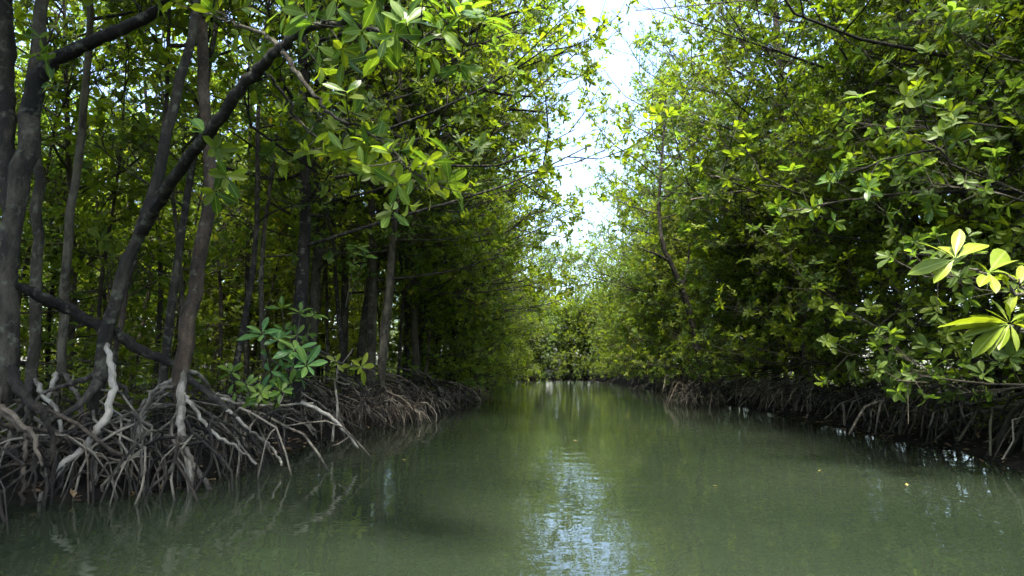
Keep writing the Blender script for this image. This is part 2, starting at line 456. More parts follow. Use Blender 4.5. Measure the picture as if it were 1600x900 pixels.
# ------------------------------------------------------------------ tree shapes
def foliage(rng, tips, dirs, n_leaf, L, lo=40, hi=95, droop=0.0):
    T = len(tips); n = T * n_leaf
    d = np.repeat(unit(dirs), n_leaf, 0); p = np.repeat(tips, n_leaf, 0)
    ref = np.where(np.abs(d[:, 2:3]) < 0.9, np.array([[0, 0, 1.0]]), np.array([[1.0, 0, 0]]))
    a = unit(np.cross(d, ref)); b = np.cross(d, a)
    ph = np.repeat(rng.uniform(0, 6.28, T), n_leaf) + np.tile(np.arange(n_leaf) * 2.4, T) + rng.normal(0, 0.25, n)
    th = np.radians(rng.uniform(lo, hi, n))[:, None]
    rad = np.cos(ph)[:, None] * a + np.sin(ph)[:, None] * b
    X = np.cos(th) * d + np.sin(th) * rad + np.array([0, 0, -droop])
    Z = np.sin(th) * d - np.cos(th) * rad + rng.normal(0, 0.25, (n, 3))
    pos = p - d * rng.uniform(0, 0.10, n)[:, None]
    tip_s = np.repeat(rng.uniform(0.62, 1.3, T), n_leaf)
    LL = L * rng.uniform(0.7, 1.15, n) * tip_s
    # uneven crowns: some shoots are bare
    bare = vnoise(tips[:, 0] + tips[:, 2] * 0.7, tips[:, 1] - tips[:, 2] * 0.4, 1.9, L * 50 + T) < -0.42
    kp = ~np.repeat(bare, n_leaf)
    return pos[kp], unit(X)[kp], Z[kp], LL[kp]

def skeleton(rng, trunk, z0, z1, R, nl, nsub, ntw, wood, r_limb=0.035, env=None, bias=(0, 0), up=0.35, twl=(0.22, 0.6), elev=(5, 30, 34)):
    """limbs and boughs go into `wood`; returns twig starts, tips and tip directions"""
    A = []; B = []; D = []
    tz = trunk[:, 2]
    for i in range(nl):
        t = (i + rng.uniform(0, 1)) / nl
        zs = z0 + (z1 - z0) * t
        s = np.array([np.interp(zs, tz, trunk[:, k]) for k in range(3)])
        e = env(t) if env else math.sqrt(max(0.05, 1 - ((t - 0.42) / 0.66) ** 2))
        az = i * 2.39996 + rng.normal(0, 0.35)
        h = np.array([math.cos(az), math.sin(az), 0]) + np.array([bias[0], bias[1], 0])
        Ln = R * e * rng.uniform(0.7, 1.12) * max(0.45, np.linalg.norm(h)); h = unit(h)
        el = math.radians(rng.uniform(elev[0], elev[1]) + elev[2] * t)
        d = h * math.cos(el) + np.array([0, 0, math.sin(el)])
        sid = np.cross(d, [0, 0, 1.0])
        w1, w2 = rng.normal(0, 0.09, 2) * Ln
        P = smooth_path([s, s + d * Ln * 0.35 + sid * w1 + [0, 0, -0.03 * Ln], s + d * Ln * 0.7 + sid * w2, s + d * Ln + [0, 0, 0.08 * Ln]], 7)
        wood.tube(P, [r_limb * (0.6 + 0.4 * e), r_limb * 0.25], 5, rng=rng)
        for j in range(nsub):
            u = 0.22 + 0.78 * (j + rng.uniform(0, 1)) / nsub
            q = P[0] * 0 + np.array([np.interp(u, np.linspace(0, 1, 7), P[:, k]) for k in range(3)])
            dd = unit(d * 0.55 + rng.normal(0, 0.62, 3) * [1, 1, 0.55] + [0, 0, up * 0.5])
            sl = Ln * rng.uniform(0.22, 0.42) * (1.15 - 0.4 * u) + 0.15
            m_ = q + dd * sl * 0.5 + rng.normal(0, 0.06, 3) * sl
            Q = smooth_path([q, m_, q + dd * sl + [0, 0, 0.06 * sl]], 4)
            wood.tube(Q, [r_limb * 0.36, r_limb * 0.16], 3, rng=rng)
            for k in range(ntw):
                v = 0.2 + 0.8 * (k + rng.uniform(0, 1)) / ntw
                a = np.array([np.interp(v, np.linspace(0, 1, 4), Q[:, c]) for c in range(3)])
                td = unit(dd * 0.6 + rng.normal(0, 0.6, 3) + [0, 0, up])
                A.append(a); B.append(a + td * rng.uniform(*twl)); D.append(unit(td + [0, 0, up * 0.8]))
    return np.array(A), np.array(B), np.array(D)

def make_root(rng, z0, reach, r, fork=True, sides=5, n=9, sink=0.35):
    """an arching stilt root from height z0 on the trunk, reaching along +X; forks near its foot"""
    b = MB()
    y = rng.normal(0, 0.2, 4) * reach; hump = rng.uniform(0.72, 0.98)
    p = [[0, 0, z0], [reach * 0.28, y[0] * 0.4, z0 * hump], [reach * 0.62, y[1], z0 * rng.uniform(0.42, 0.62)], [reach * 0.86, y[2], z0 * rng.uniform(0.1, 0.22)], [reach, y[3], -sink]]
    P = smooth_path(p, n) + rng.normal(0, 0.022, (n, 3)) * np.clip(reach, 0.5, 1.4)
    P[0] = p[0]
    b.tube(P, [r, r * 0.8, r * 0.75, r * 0.6], sides, lump=0.12, rng=rng)
    if fork:
        for q in range(rng.integers(1, 4)):
            i = rng.integers(n // 3, n - 3)
            s = P[i]; sd = rng.choice([-1, 1]); rr = reach * rng.uniform(0.2, 0.5)
            dirv = np.array([rng.uniform(0.3, 1.0), sd * rng.uniform(0.4, 1.0), 0]); dirv = unit(dirv)
            e = s + dirv * rr; e[2] = -sink
            mid = s + dirv * rr * 0.6; mid[2] = s[2] * rng.uniform(0.5, 0.9)
            b.tube(smooth_path([s, mid, e], 6), [r * 0.62, r * 0.4], max(4, sides - 1), lump=0.12, rng=rng)
    return b

ROOTS = {}
def root_set(key, mat, n, zr, rr, rad, seed):
    rng = np.random.default_rng(seed)
    ROOTS[key] = [make_root(rng, rng.uniform(*zr), rng.uniform(*rr), rng.uniform(*rad)).mesh('prop_root', mat) for _ in range(n)]
root_set('grey', M_ROOT, 14, (0.5, 1.1), (0.8, 1.9), (0.014, 0.028), 11)
root_set('brown', M_ROOT_BROWN, 10, (0.45, 0.95), (0.8, 1.7), (0.012, 0.024), 12)
root_set('moss', M_ROOT_MOSS, 8, (0.7, 1.2), (0.7, 1.5), (0.022, 0.04), 13)

FINE = []                                       # small arches with both feet in the mud
_r = np.random.default_rng(77)
for _k in range(18):
    _b = MB(); _w = _r.uniform(0.3, 0.75); _h = _r.uniform(0.35, 0.8); _y = _r.normal(0, 0.14, 4); _t = _r.uniform(0.008, 0.015)
    _p = smooth_path([[-_w, _y[0], -0.35], [-_w * 0.7, _y[1], _h * 0.6], [-_w * 0.1, _y[2], _h], [_w * 0.6, _y[3], _h * 0.55], [_w, _y[0], -0.35]], 11)
    _p[1:-1] += _r.normal(0, 0.018, (9, 3))
    _b.tube(_p, [_t, _t * 1.2, _t * 0.8], 4, lump=0.1, rng=_r)
    for _q in (4, 7):
        _e = _p[_q] + [_r.uniform(-0.1, 0.3), _r.choice([-1, 1]) * _r.uniform(0.12, 0.4), 0]; _e[2] = -0.3
        _m = (_p[_q] + _e) / 2; _m[2] = _p[_q][2] * 0.75
        _b.tube(smooth_path([_p[_q], _m, _e], 5), [_t * 0.8, _t * 0.5], 4, rng=_r)
    FINE.append(_b.mesh('prop_root', M_ROOT if _k % 3 else M_ROOT_BROWN))
VAR = {}
def tree_variant(key, seed, H, r, z0, R, nl, nsub, ntw, nleaf, L, bark, leaf, lean=0.6, env=None, base=0.75, r_limb=0.04, up=0.35, tv=(TV, TF), twl=(0.22, 0.6), bias=(0, 0), elev=(5, 30, 34)):
    rng = np.random.default_rng(seed)
    lx, ly = rng.normal(0, lean, 2)
    pts = [[0, 0, base - 0.45], [0, 0, base], [lx * 0.15 + rng.normal(0, 0.1), ly * 0.15 + rng.normal(0, 0.1), H * 0.3], [lx * 0.55, ly * 0.5, H * 0.62], [lx, ly, H]]
    P = smooth_path(pts, 14)
    wood = MB(); wood.tube(P, [r * 0.4, r * 1.15, r * 0.9, r * 0.7, r * 0.25], 8, lump=0.06, rng=rng)
    A, B, D = skeleton(rng, P, z0, H * 0.97, R, nl, nsub, ntw, wood, r_limb, env, bias=bias, up=up, twl=twl, elev=elev)
    cr = MB(); cr.sticks(A, B, 0.006, 0.003, m=1)
    cr.leaves(*foliage(rng, B, D, nleaf, L), *tv, m=0)
    VAR[key] = (wood.mesh('trunk', bark), cr.mesh('crown', [leaf, M_TWIG], smooth=False))

# tall canopy trees, low leafy curtain trees, slender thicket trees
for i, (bk, lf) in enumerate([(M_BARK_DARK, M_LEAF), (M_BARK_DARK, M_LEAF), (M_BARK_DARK, M_LEAF_COOL), (M_BARK_DARK, M_LEAF), (M_BARK, M_LEAF)]):
    tree_variant('tall%d' % i, 100 + i, 13.5 + i * 0.7, 0.11, 3.0, 4.2, 30, 7, 8, 7, 0.158, bk, lf, bias=(0.45, 0), elev=(-8, 26, 34))
for i, (bk, lf) in enumerate([(M_BARK_DARK, M_LEAF), (M_BARK_DARK, M_LEAF_COOL), (M_BARK_DARK, M_LEAF)]):
    tree_variant('curtain%d' % i, 200 + i, 6.2 + i * 0.9, 0.06, 0.75, 2.7, 34, 6, 7, 7, 0.146, bk, lf, env=lambda t: 1.0 - 0.45 * t, r_limb=0.026, lean=0.4, bias=(0.25, 0), elev=(-9, 14, 40), up=0.3)
for i, (bk, lf) in enumerate([(M_BARK, M_LEAF), (M_BARK_DARK, M_LEAF), (M_BARK, M_LEAF_COOL)]):
    tree_variant('slim%d' % i, 300 + i, 9.5 + i, 0.055, 3.0, 2.0, 12, 5, 5, 6, 0.15, bk, lf, r_limb=0.022, lean=0.9, base=0.45)

def put_tree(key, x, y, label, group, rng, roots=None, n_roots=0, sc=1.0, rz=None, face=None, name='mangrove_tree', root_sc=1.0, az=None, dz=0.0):
    z = float(bank_h(np.float64(x), np.float64(y)))
    z = max(z, -0.2)
    if face is not None: rz = face + rng.normal(0, 0.7)
    rz = rng.uniform(0, 6.28) if rz is None else rz
    t = thing(name, label, 'tree', (x, y, z + dz), rz, sc, group)
    link('trunk', VAR[key][0], t)
    c = link('crown', VAR[key][1], t); c['kind'] = 'stuff'
    for k in range(n_roots):
        a = rng.uniform(0, 6.28) if az is None else rng.normal(az[0], az[1]) - rz
        s = rng.uniform(0.7, 1.2) * root_sc
        m = Matrix.Translation((rng.normal(0, 0.05), rng.normal(0, 0.05), 0)) @ Matrix.Rotation(a, 4, 'Z') @ Matrix.Rotation(rng.normal(0, 0.30), 4, 'X') @ Matrix.Diagonal((s * rng.uniform(0.8, 1.5), s, s * rng.uniform(0.55, 1.1), 1))
        link('prop_root', ROOTS[roots][rng.integers(0, len(ROOTS[roots]))], t, mat=m)
    if n_roots > 10:
        for k in range(20 if n_roots > 20 else 9):
            a = rng.uniform(0, 6.28); ra = rng.uniform(0.2, 1.3); ca = (az[0] if az else 0) + rng.normal(0, 1.0) - rz
            link('prop_root', FINE[rng.integers(0, 18)], t, mat=Matrix.Translation((ra * math.cos(ca), ra * math.sin(ca), -0.12)) @ Matrix.Rotation(a, 4, 'Z') @ Matrix.Rotation(rng.normal(0, 0.45), 4, 'X') @ Matrix.Diagonal((rng.uniform(0.8, 1.8), 1, rng.uniform(0.5, 1.0), 1)))
    return t

# ------------------------------------------------------------------ the traced trees in front on the left
def traced_tree(label, trunk, bark, branches=(), roots=(), auto_roots=0, root_mat=None, crown=None, seed=1, name='mangrove_tree', sprigs=(), root_z=(0.5, 1.0), root_r=(0.013, 0.024), reach=(0.7, 1.6), root_az=None, trunk_n=26):
    """trunk/branches/roots: lists of (point, radius); each branch and root becomes a part"""
    rng = np.random.default_rng(seed)
    base = np.array([trunk[0][0][0], trunk[0][0][1], 0.15])
    t = thing(name, label, 'tree', base)
    thin = 0.66
    trunk = [(np.asarray(trunk[0][0]) + [0, 0, -0.3], trunk[0][1] * 0.35)] + [(p, r) for p, r in trunk]
    P = smooth_path([p for p, _ in trunk], trunk_n); P[1:-1] += rng.normal(0, 0.012, (trunk_n - 2, 3))
    b = MB(); b.tube(P, [r * thin for _, r in trunk], 12, lump=0.09, rng=rng)
    link('trunk', b.mesh('trunk', bark, base), t)
    for br in branches:
        n_ = 6 * len(br)
        Q = smooth_path([p for p, _ in br], n_); Q[1:-1] += rng.normal(0, 0.008, (n_ - 2, 3))
        b = MB(); b.tube(Q, [r * 0.84 for _, r in br], 8, lump=0.1, rng=rng)
        link('branch', b.mesh('branch', bark, base), t)
    wood_pts = P[: trunk_n // 2].copy()
    for ri, rt in enumerate(roots):
        rm = root_mat or (M_ROOT_PALE_LIT if ri % 3 != 2 else M_ROOT)
        st_ = np.asarray(rt[0][0]); near = wood_pts[np.argmin(np.linalg.norm(wood_pts - st_, axis=1))]
        rt = [(near + [0, 0, 0.03], rt[0][1] * 0.9)] + list(rt)
        wood_pts = np.vstack([wood_pts, smooth_path([p for p, _ in rt], 24)])
        n_ = 5 * len(rt)
        Q = smooth_path([p for p, _ in rt], n_); Q[1:-1] += rng.normal(0, 0.009, (n_ - 2, 3))
        b = MB(); b.tube(Q, [r * 0.66 for _, r in rt], 9, lump=0.12, rng=rng)
        link('prop_root', b.mesh('prop_root', rm, base), t)
    for k in range(auto_roots):
        zz = rng.uniform(*root_z); a = rng.uniform(0, 6.28) if root_az is None else rng.normal(*root_az)
        b = make_root(rng, zz, rng.uniform(*reach), rng.uniform(*root_r))
        o = link('prop_root', b.mesh('prop_root', root_mat or M_ROOT), t)
        c = np.array([np.interp(min(zz, 3), P[:, 2], P[:, q]) for q in range(2)])
        o.matrix_basis = Matrix.Translation((c[0] - base[0], c[1] - base[1], -0.15)) @ Matrix.Rotation(a, 4, 'Z')
    for k in range(auto_roots * 2):
        zz = rng.uniform(0.3, 0.85); a = rng.uniform(0, 6.28)
        o = link('prop_root', FINE[rng.integers(0, len(FINE))], t)
        rad_ = rng.uniform(0.1, 1.0); ca = rng.uniform(0, 6.28)
        o.matrix_basis = Matrix.Translation((P[0][0] - base[0] + rad_ * math.cos(ca), P[0][1] - base[1] + rad_ * math.sin(ca), -0.2)) @ Matrix.Rotation(a, 4, 'Z')
    if crown:
        wood = MB()
        A, B, D = skeleton(rng, P, crown['z0'], crown['z1'], crown['R'], crown['nl'], 7, 6, wood, 0.03, bias=crown.get('bias', (0, 0)))
        link('limbs', wood.mesh('limbs', bark, base), t)
        cr = MB(); cr.sticks(A, B, 0.006, 0.003, m=1)
        leafs = foliage(rng, B, D, 8, crown.get('L', 0.15))
        split_leaves(t, base, cr, leafs, crown.get('single', 0), crown.get('key', 'near'), rng)
        o = link('crown', cr.mesh('crown', [crown.get('leaf', M_LEAF), M_TWIG], base, smooth=False), t); o['kind'] = 'stuff'
    return t, base, rng

def split_leaves(t, base, cr, leafs, n_single, key, rng):
    """the leaves that show largest become leaf parts, the others one mass"""
    pos, X, Z, L = leafs
    keep = np.ones(len(pos), bool)
    if n_single:
        px, py, d = project(pos)
        vis = (px > -20) & (px < 1620) & (py > -20) & (py < 920) & (d > 0.3)
        score = np.where(vis, L / np.maximum(d, 0.3), -1)
        idx = np.argsort(-score)[:n_single]; idx = idx[score[idx] > 0]
        for i in idx:
            place_leaf(t, base, pos[i], X[i], Z[i], L[i] * 1.05, key, rng)
        keep[idx] = False
    cr.leaves(pos[keep], X[keep], Z[keep], L[keep], TV, TF, m=0)

def W(y, *l):
    """[(px, py, r) or (px, py, y, r)] -> [(point, radius)]"""
    return [(PT(q[0], q[1], y if len(q) == 3 else q[2]), q[-1]) for q in l]

# reddish hero trunk on its stilt roots
hero, hb, hr = traced_tree('reddish-barked mangrove trunk on tall stilt roots nearest the water, sprig of big leaves on it',
    W(6.6, (282, 600, .135), (296, 500, .125), (312, 400, .115), (328, 300, .105), (322, 200, .10), (317, 90, .095), (320, -20, .09), (330, -200, .08), (340, -420, .06), (360, -700, .03)), M_BARK_RED,
    roots=[W(6.3, (288, 555, 6.6, .06), (281, 620, 6.48, .072), (284, 660, 6.3, .062), (290, 705, 6.15, .055), (301, 766, 6.02, .06), (303, 790, 6.0, .05)),
           W(6.2, (288, 690, 6.15, .04), (303, 728, 6.1, .035), (323, 758, 6.0, .033), (335, 780, 5.95, .028)),
           W(6.6, (290, 585, 6.6, .06), (318, 610, 6.55, .052), (352, 636, 6.5, .044), (388, 675, 6.6, .034), (412, 712, 6.7, .026), (420, 728, 6.75, .022)),
           W(6.6, (360, 645, 6.5, .03), (392, 672, 6.6, .025), (420, 695, 6.8, .022), (434, 714, 6.9, .02), (440, 728, 6.9, .018)),
           W(6.4, (292, 620, 6.5, .035), (312, 650, 6.4, .032), (345, 685, 6.35, .025), (372, 700, 6.4, .02), (400, 725, 6.5, .018)),
           W(6.3, (286, 650, 6.4, .03), (300, 675, 6.3, .028), (325, 693, 6.3, .024), (345, 720, 6.4, .02), (352, 745, 6.4, .018)),
           W(6.8, (276, 592, 6.65, .06), (262, 600, 6.8, .05), (240, 612, 7.0, .04), (222, 655, 7.0, .03), (215, 700, 7.0, .025)),
           W(6.4, (274, 600, 6.55, .04), (250, 612, 6.4, .032), (225, 640, 6.2, .028), (212, 680, 6.1, .024), (207, 720, 6.0, .02), (210, 775, 5.95, .018)),
           W(6.2, (208, 690, 6.1, .02), (222, 725, 6.0, .018), (235, 765, 5.95, .016)),
           W(7.2, (292, 580, 6.65, .04), (310, 585, 6.9, .035), (330, 610, 7.3, .03), (352, 620, 7.6, .025), (400, 632, 7.9, .02), (450, 634, 8.2, .018))],
    auto_roots=9, seed=21, root_z=(0.5, 1.0), crown=dict(z0=5.8, z1=11, R=3.6, nl=14, bias=(-0.4, 0.1)))

# leaning tree whose limb crosses in front
lean, lb, lr = traced_tree('leaning lichen-patched mangrove with a dark limb crossing up over the creek, big hanging leaves',
    W(6.0, (152, 600, .11), (172, 490, .095), (200, 410, .09), (228, 345, .09), (250, 260, .085), (268, 180, .075), (288, 90, .07), (304, 10, .065), (310, -120, .06), (325, -350, .045), (330, -600, .02)), M_BARK,
    branches=[W(5, (222, 362, 5.95, .075), (243, 325, 5.7, .07), (282, 265, 5.2, .065), (320, 214, 4.8, .06), (365, 155, 4.4, .055), (405, 108, 4.2, .05), (440, 72, 4.0, .046), (470, 48, 3.9, .036), (505, 40, 3.8, .028), (545, 38, 3.7, .022), (600, 48, 3.5, .016), (680, 62, 3.3, .011), (760, 68, 3.2, .006)),
              W(4, (440, 72, 4.0, .028), (458, 105, 3.95, .022), (490, 145, 3.9, .018), (515, 178, 3.9, .014), (560, 200, 3.9, .012), (600, 225, 3.9, .009), (640, 262, 3.8, .008), (676, 292, 3.7, .006)),
              W(4, (436, 76, 4.0, .024), (410, 52, 4.1, .018), (370, 38, 4.2, .014), (330, 22, 4.3, .011), (290, 10, 4.5, .008)),
              W(4, (405, 108, 4.2, .022), (430, 132, 4.3, .016), (470, 190, 4.5, .013), (520, 235, 4.6, .010), (580, 262, 4.6, .008), (620, 275, 4.5, .006)),
              W(4, (505, 40, 3.8, .016), (530, 10, 3.7, .012), (560, -30, 3.6, .009), (620, -60, 3.5, .006)),
              W(4, (470, 48, 3.9, .016), (480, 15, 4.1, .012), (510, -30, 4.2, .008), (500, -80, 4.3, .006))],
    roots=[W(5.8, (165, 535, 6.0, .04), (176, 580, 5.88, .05), (176, 620, 5.8, .05), (160, 660, 5.7, .055), (135, 695, 5.6, .05), (100, 728, 5.5, .042), (72, 765, 5.45, .036), (52, 800, 5.4, .028)),
           W(5.8, (150, 600, 5.95, .075), (128, 630, 5.8, .05), (98, 648, 5.7, .042), (75, 662, 5.6, .034), (60, 700, 5.5, .028), (70, 745, 5.5, .02)),
           W(5.7, (160, 660, 5.75, .04), (152, 700, 5.65, .03), (147, 740, 5.6, .026), (140, 790, 5.55, .02)),
           W(5.7, (112, 718, 5.55, .03), (98, 745, 5.5, .025), (82, 790, 5.45, .02)),
           W(6.0, (155, 585, 6.0, .06), (110, 600, 6.3, .04), (70, 615, 6.5, .03), (40, 650, 6.4, .025), (20, 700, 6.3, .02)),
           W(6.2, (168, 590, 6.0, .05), (195, 610, 6.2, .035), (205, 640, 6.2, .026), (210, 690, 6.1, .02), (214, 740, 6.05, .016))],
    auto_roots=8, seed=22, root_z=(0.5, 1.0), crown=dict(z0=5.6, z1=11, R=3.4, nl=12, bias=(-0.5, 0.1)))
# tufts of big leaves along the crossing limb
def tuft_path(t, base, rng, path, n, L, key, spread=0.24, nleaf=(5, 8), s0=0.25, mat=M_BARK):
    """short side twigs with leaf tufts along a branch"""
    P = smooth_path([p for p, _ in path], 40)
    for k in range(n):
        u = s0 + (1 - s0) * (k + rng.uniform(0, 1)) / n
        i = min(39, int(u * 39)); a = P[i]
        along = unit(P[min(39, i + 1)] - P[max(0, i - 1)])
        d = unit(along * 0.5 + rng.normal(0, 0.75, 3) + [0.15, -0.1, 0.15])
        e = a + d * rng.uniform(0.5, 1.6) * spread
        b = MB(); b.tube(smooth_path([a, (a + e) / 2 + rng.normal(0, 0.015, 3), e], 5), [0.0055, 0.0035], 5, rng=rng)
        tw = link('twig', b.mesh('twig', mat, base), t)
        sprig(tw, base, e, unit(d + [0, 0, 0.35]), int(rng.integers(*nleaf)), L, key, rng)
PENDING[lean.name] = []
tp = [W(3.5, (505, 40, 3.8, .02), (545, 38, 3.7, .02), (600, 48, 3.5, .016), (680, 62, 3.3, .011), (760, 68, 3.2, .006)),
      W(4, (515, 178, 3.9, .014), (560, 200, 3.9, .012), (600, 225, 3.9, .009), (640, 262, 3.8, .008), (676, 292, 3.7, .006)),
      W(4, (470, 190, 4.5, .013), (520, 235, 4.6, .010), (580, 262, 4.6, .008), (620, 275, 4.5, .006)),
      W(4, (505, 40, 3.8, .016), (530, 10, 3.7, .012), (560, -30, 3.6, .009), (620, -60, 3.5, .006)),
      W(4, (410, 52, 4.1, .018), (370, 38, 4.2, .014), (330, 22, 4.3, .011), (290, 10, 4.5, .008)),
      W(4, (470, 48, 3.9, .016), (480, 15, 4.1, .012), (510, -30, 4.2, .008), (500, -80, 4.3, .006))]
for path, n_, L_ in zip(tp, (26, 20, 16, 14, 8, 12), (.18, .155, .15, .185, .155, .17)):
    tuft_path(lean, lb, lr, path, n_, L_, 'near', s0=0.05)
sprig(lean, lb, PT(676, 292, 3.7), unit([0.8, -0.2, 0.15]), 9, 0.15, 'young', lr)
sprig(lean, lb, PT(640, 262, 3.8), unit([0.5, -0.2, 0.5]), 7, 0.13, 'near', lr)
sprig(lean, lb, PT(320, 205, 4.75), unit([0.1, -0.4, 0.8]), 6, 0.24, 'under', lr, 20, 75)
sprig(lean, lb, PT(340, 232, 4.7), unit([0.7, -0.5, 0.1]), 6, 0.2, 'under', lr)
sprig(lean, lb, PT(355, 275, 4.8), unit([0.6, -0.5, -0.2]), 7, 0.2, 'near', lr)
sprig(lean, lb, PT(335, 300, 4.9), unit([0.3, -0.6, -0.3]), 6, 0.19, 'near', lr)

flush_leaves(lean, lb, M_LEAF)
# dark forked trunk at the left edge
fork, fb, fr = traced_tree('thick dark forked mangrove trunk at the left edge, heavy limb sweeping up to the right',
    W(5.4, (8, 590, .14), (12, 480, .13), (14, 400, .125), (30, 300, .13), (42, 215, .14), (52, 150, .12), (62, 60, .085), (68, -20, .08), (75, -200, .06), (90, -500, .03)), M_BARK_DARK,
    branches=[W(5.4, (42, 190, 5.4, .09), (62, 118, 5.35, .085), (100, 85, 5.3, .075), (150, 62, 5.2, .066), (205, 38, 5.1, .062), (262, 5, 5.0, .06), (330, -60, 4.9, .05), (420, -160, 4.8, .035)),
              W(5.4, (20, 330, 5.4, .10), (8, 220, 5.45, .095), (10, 100, 5.5, .09), (8, -20, 5.5, .085), (5, -250, 5.5, .06), (0, -500, 5.5, .03)),
              W(6.0, (20, 445, 5.4, .05), (60, 462, 5.6, .068), (110, 485, 5.9, .07), (160, 512, 6.1, .07), (210, 540, 6.3, .068), (255, 562, 6.5, .055), (278, 572, 6.6, .04))],
    roots=[W(5.4, (12, 560, 5.4, .08), (25, 600, 5.35, .07), (45, 628, 5.3, .06), (66, 645, 5.3, .05), (80, 680, 5.3, .03), (85, 720, 5.3, .025), (80, 790, 5.3, .02)),
           W(5.3, (5, 580, 5.4, .08), (-12, 640, 5.3, .06), (-30, 720, 5.2, .05), (-40, 800, 5.2, .04)),
           W(5.2, (-10, 630, 5.2, .05), (15, 652, 5.1, .045), (42, 676, 5.05, .04), (48, 682, 5.05, .035)),
           W(5.1, (44, 676, 5.06, .032), (40, 700, 5.05, .026), (38, 740, 5.05, .024), (34, 790, 5.05, .02)),
           W(5.1, (46, 678, 5.06, .028), (58, 695, 5.05, .024), (54, 728, 5.05, .018), (58, 780, 5.05, .012))],
    auto_roots=10, root_mat=M_ROOT_BROWN, seed=23, crown=dict(z0=5.6, z1=10.5, R=3.4, nl=12, bias=(-0.4, 0.1)))
for px_, py_, L_ in ((62, 85, .15), (72, 95, .16), (78, 130, .14), (60, 60, .15)):
    sprig(fork, fb, PT(px_, py_, 5.2), unit(fr.normal(0, 0.6, 3) + [0.2, -0.5, 0.0]), 4, L_, 'near', fr)

traced_tree('straight grey-brown mangrove trunk just right of the dark forked trunk',
    W(6.6, (48, 620, .09), (55, 520, .085), (58, 400, .085), (60, 280, .08), (52, 180, .08), (60, 60, .07), (66, -60, .07), (70, -300, .05), (70, -560, .02)), M_BARK,
    roots=[W(6.4, (50, 590, 6.6, .06), (40, 620, 6.4, .05), (20, 660, 6.2, .04), (10, 740, 6.1, .03)), W(6.4, (52, 590, 6.6, .05), (70, 620, 6.5, .04), (92, 650, 6.4, .03), (100, 740, 6.3, .02))],
    auto_roots=8, seed=24, crown=dict(z0=5.5, z1=10.5, R=2.4, nl=7))
traced_tree('slim pale-blotched mangrove trunk curving up between the forked and the leaning trunks',
    W(7.4, (92, 600, .08), (95, 540, .078), (103, 430, .078), (112, 330, .075), (125, 230, .07), (134, 130, .065), (138, 40, .06), (142, -60, .055), (150, -300, .04), (150, -500, .02)), M_BARK,
    roots=[W(7.2, (92, 580, 7.4, .05), (78, 610, 7.2, .04), (66, 650, 7.1, .03), (60, 720, 7.0, .02)), W(7.2, (95, 580, 7.4, .05), (112, 600, 7.2, .04), (128, 640, 7.0, .03), (135, 720, 6.9, .02))],
    auto_roots=8, seed=25, crown=dict(z0=5.5, z1=10.5, R=2.4, nl=7))
traced_tree('thin orange-brown mangrove stem leaning beside the lichen-patched tree',
    W(6.9, (178, 560, .05), (192, 480, .05), (205, 420, .048), (218, 370, .045), (240, 300, .04), (255, 200, .038), (262, 80, .035), (268, -60, .03), (270, -300, .015)), M_BARK_RED,
    auto_roots=5, root_mat=M_ROOT_BROWN, seed=26, crown=dict(z0=5.2, z1=9, R=1.8, nl=6))
traced_tree('upright brownish mangrove trunk rising behind the middle of the left root tangle',
    W(13.0, (597, 585, .15), (603, 500, .13), (610, 420, .12), (617, 340, .11), (622, 250, .10), (625, 150, .09), (628, 40, .07), (630, -80, .03)), M_BARK,
    auto_roots=26, root_mat=M_ROOT_BROWN, seed=27, root_z=(0.4, 0.9), reach=(0.5, 1.15), root_az=(-0.4, 1.2), crown=dict(z0=4.0, z1=9.5, R=3.2, nl=14, bias=(0.2, -0.1)))

# long gnarled overhanging bough tree on the left, leafy against the sky
traced_tree('tall left mangrove with a long dark bough, leaves over the creek against the sky',
    W(15.0, (560, 590, .16), (572, 480, .15), (590, 350, .14), (615, 220, .12), (640, 150, .10), (650, 60, .09), (660, -60, .07), (670, -200, .03)), M_BARK_DARK,
    branches=[W(15.0, (630, 175, 15, .10), (652, 138, 14.7, .09), (690, 128, 14.3, .075), (735, 135, 14.0, .06), (790, 148, 13.7, .045), (830, 150, 13.5, .03)),
              W(15.0, (640, 215, 15, .08), (720, 190, 14.5, .06), (790, 172, 14.2, .045), (850, 175, 14.0, .03)),
              W(15.0, (645, 120, 15, .07), (720, 60, 14.5, .055), (800, 20, 14.2, .04), (880, 10, 14, .025)),
              W(15.0, (690, 128, 14.3, .03), (720, 100, 14.1, .025), (770, 85, 13.9, .02), (850, 80, 13.8, .012))],
    auto_roots=14, seed=28, crown=dict(z0=6.0, z1=11.5, R=3.5, nl=48, bias=(0.65, -0.1), L=0.17, single=120))

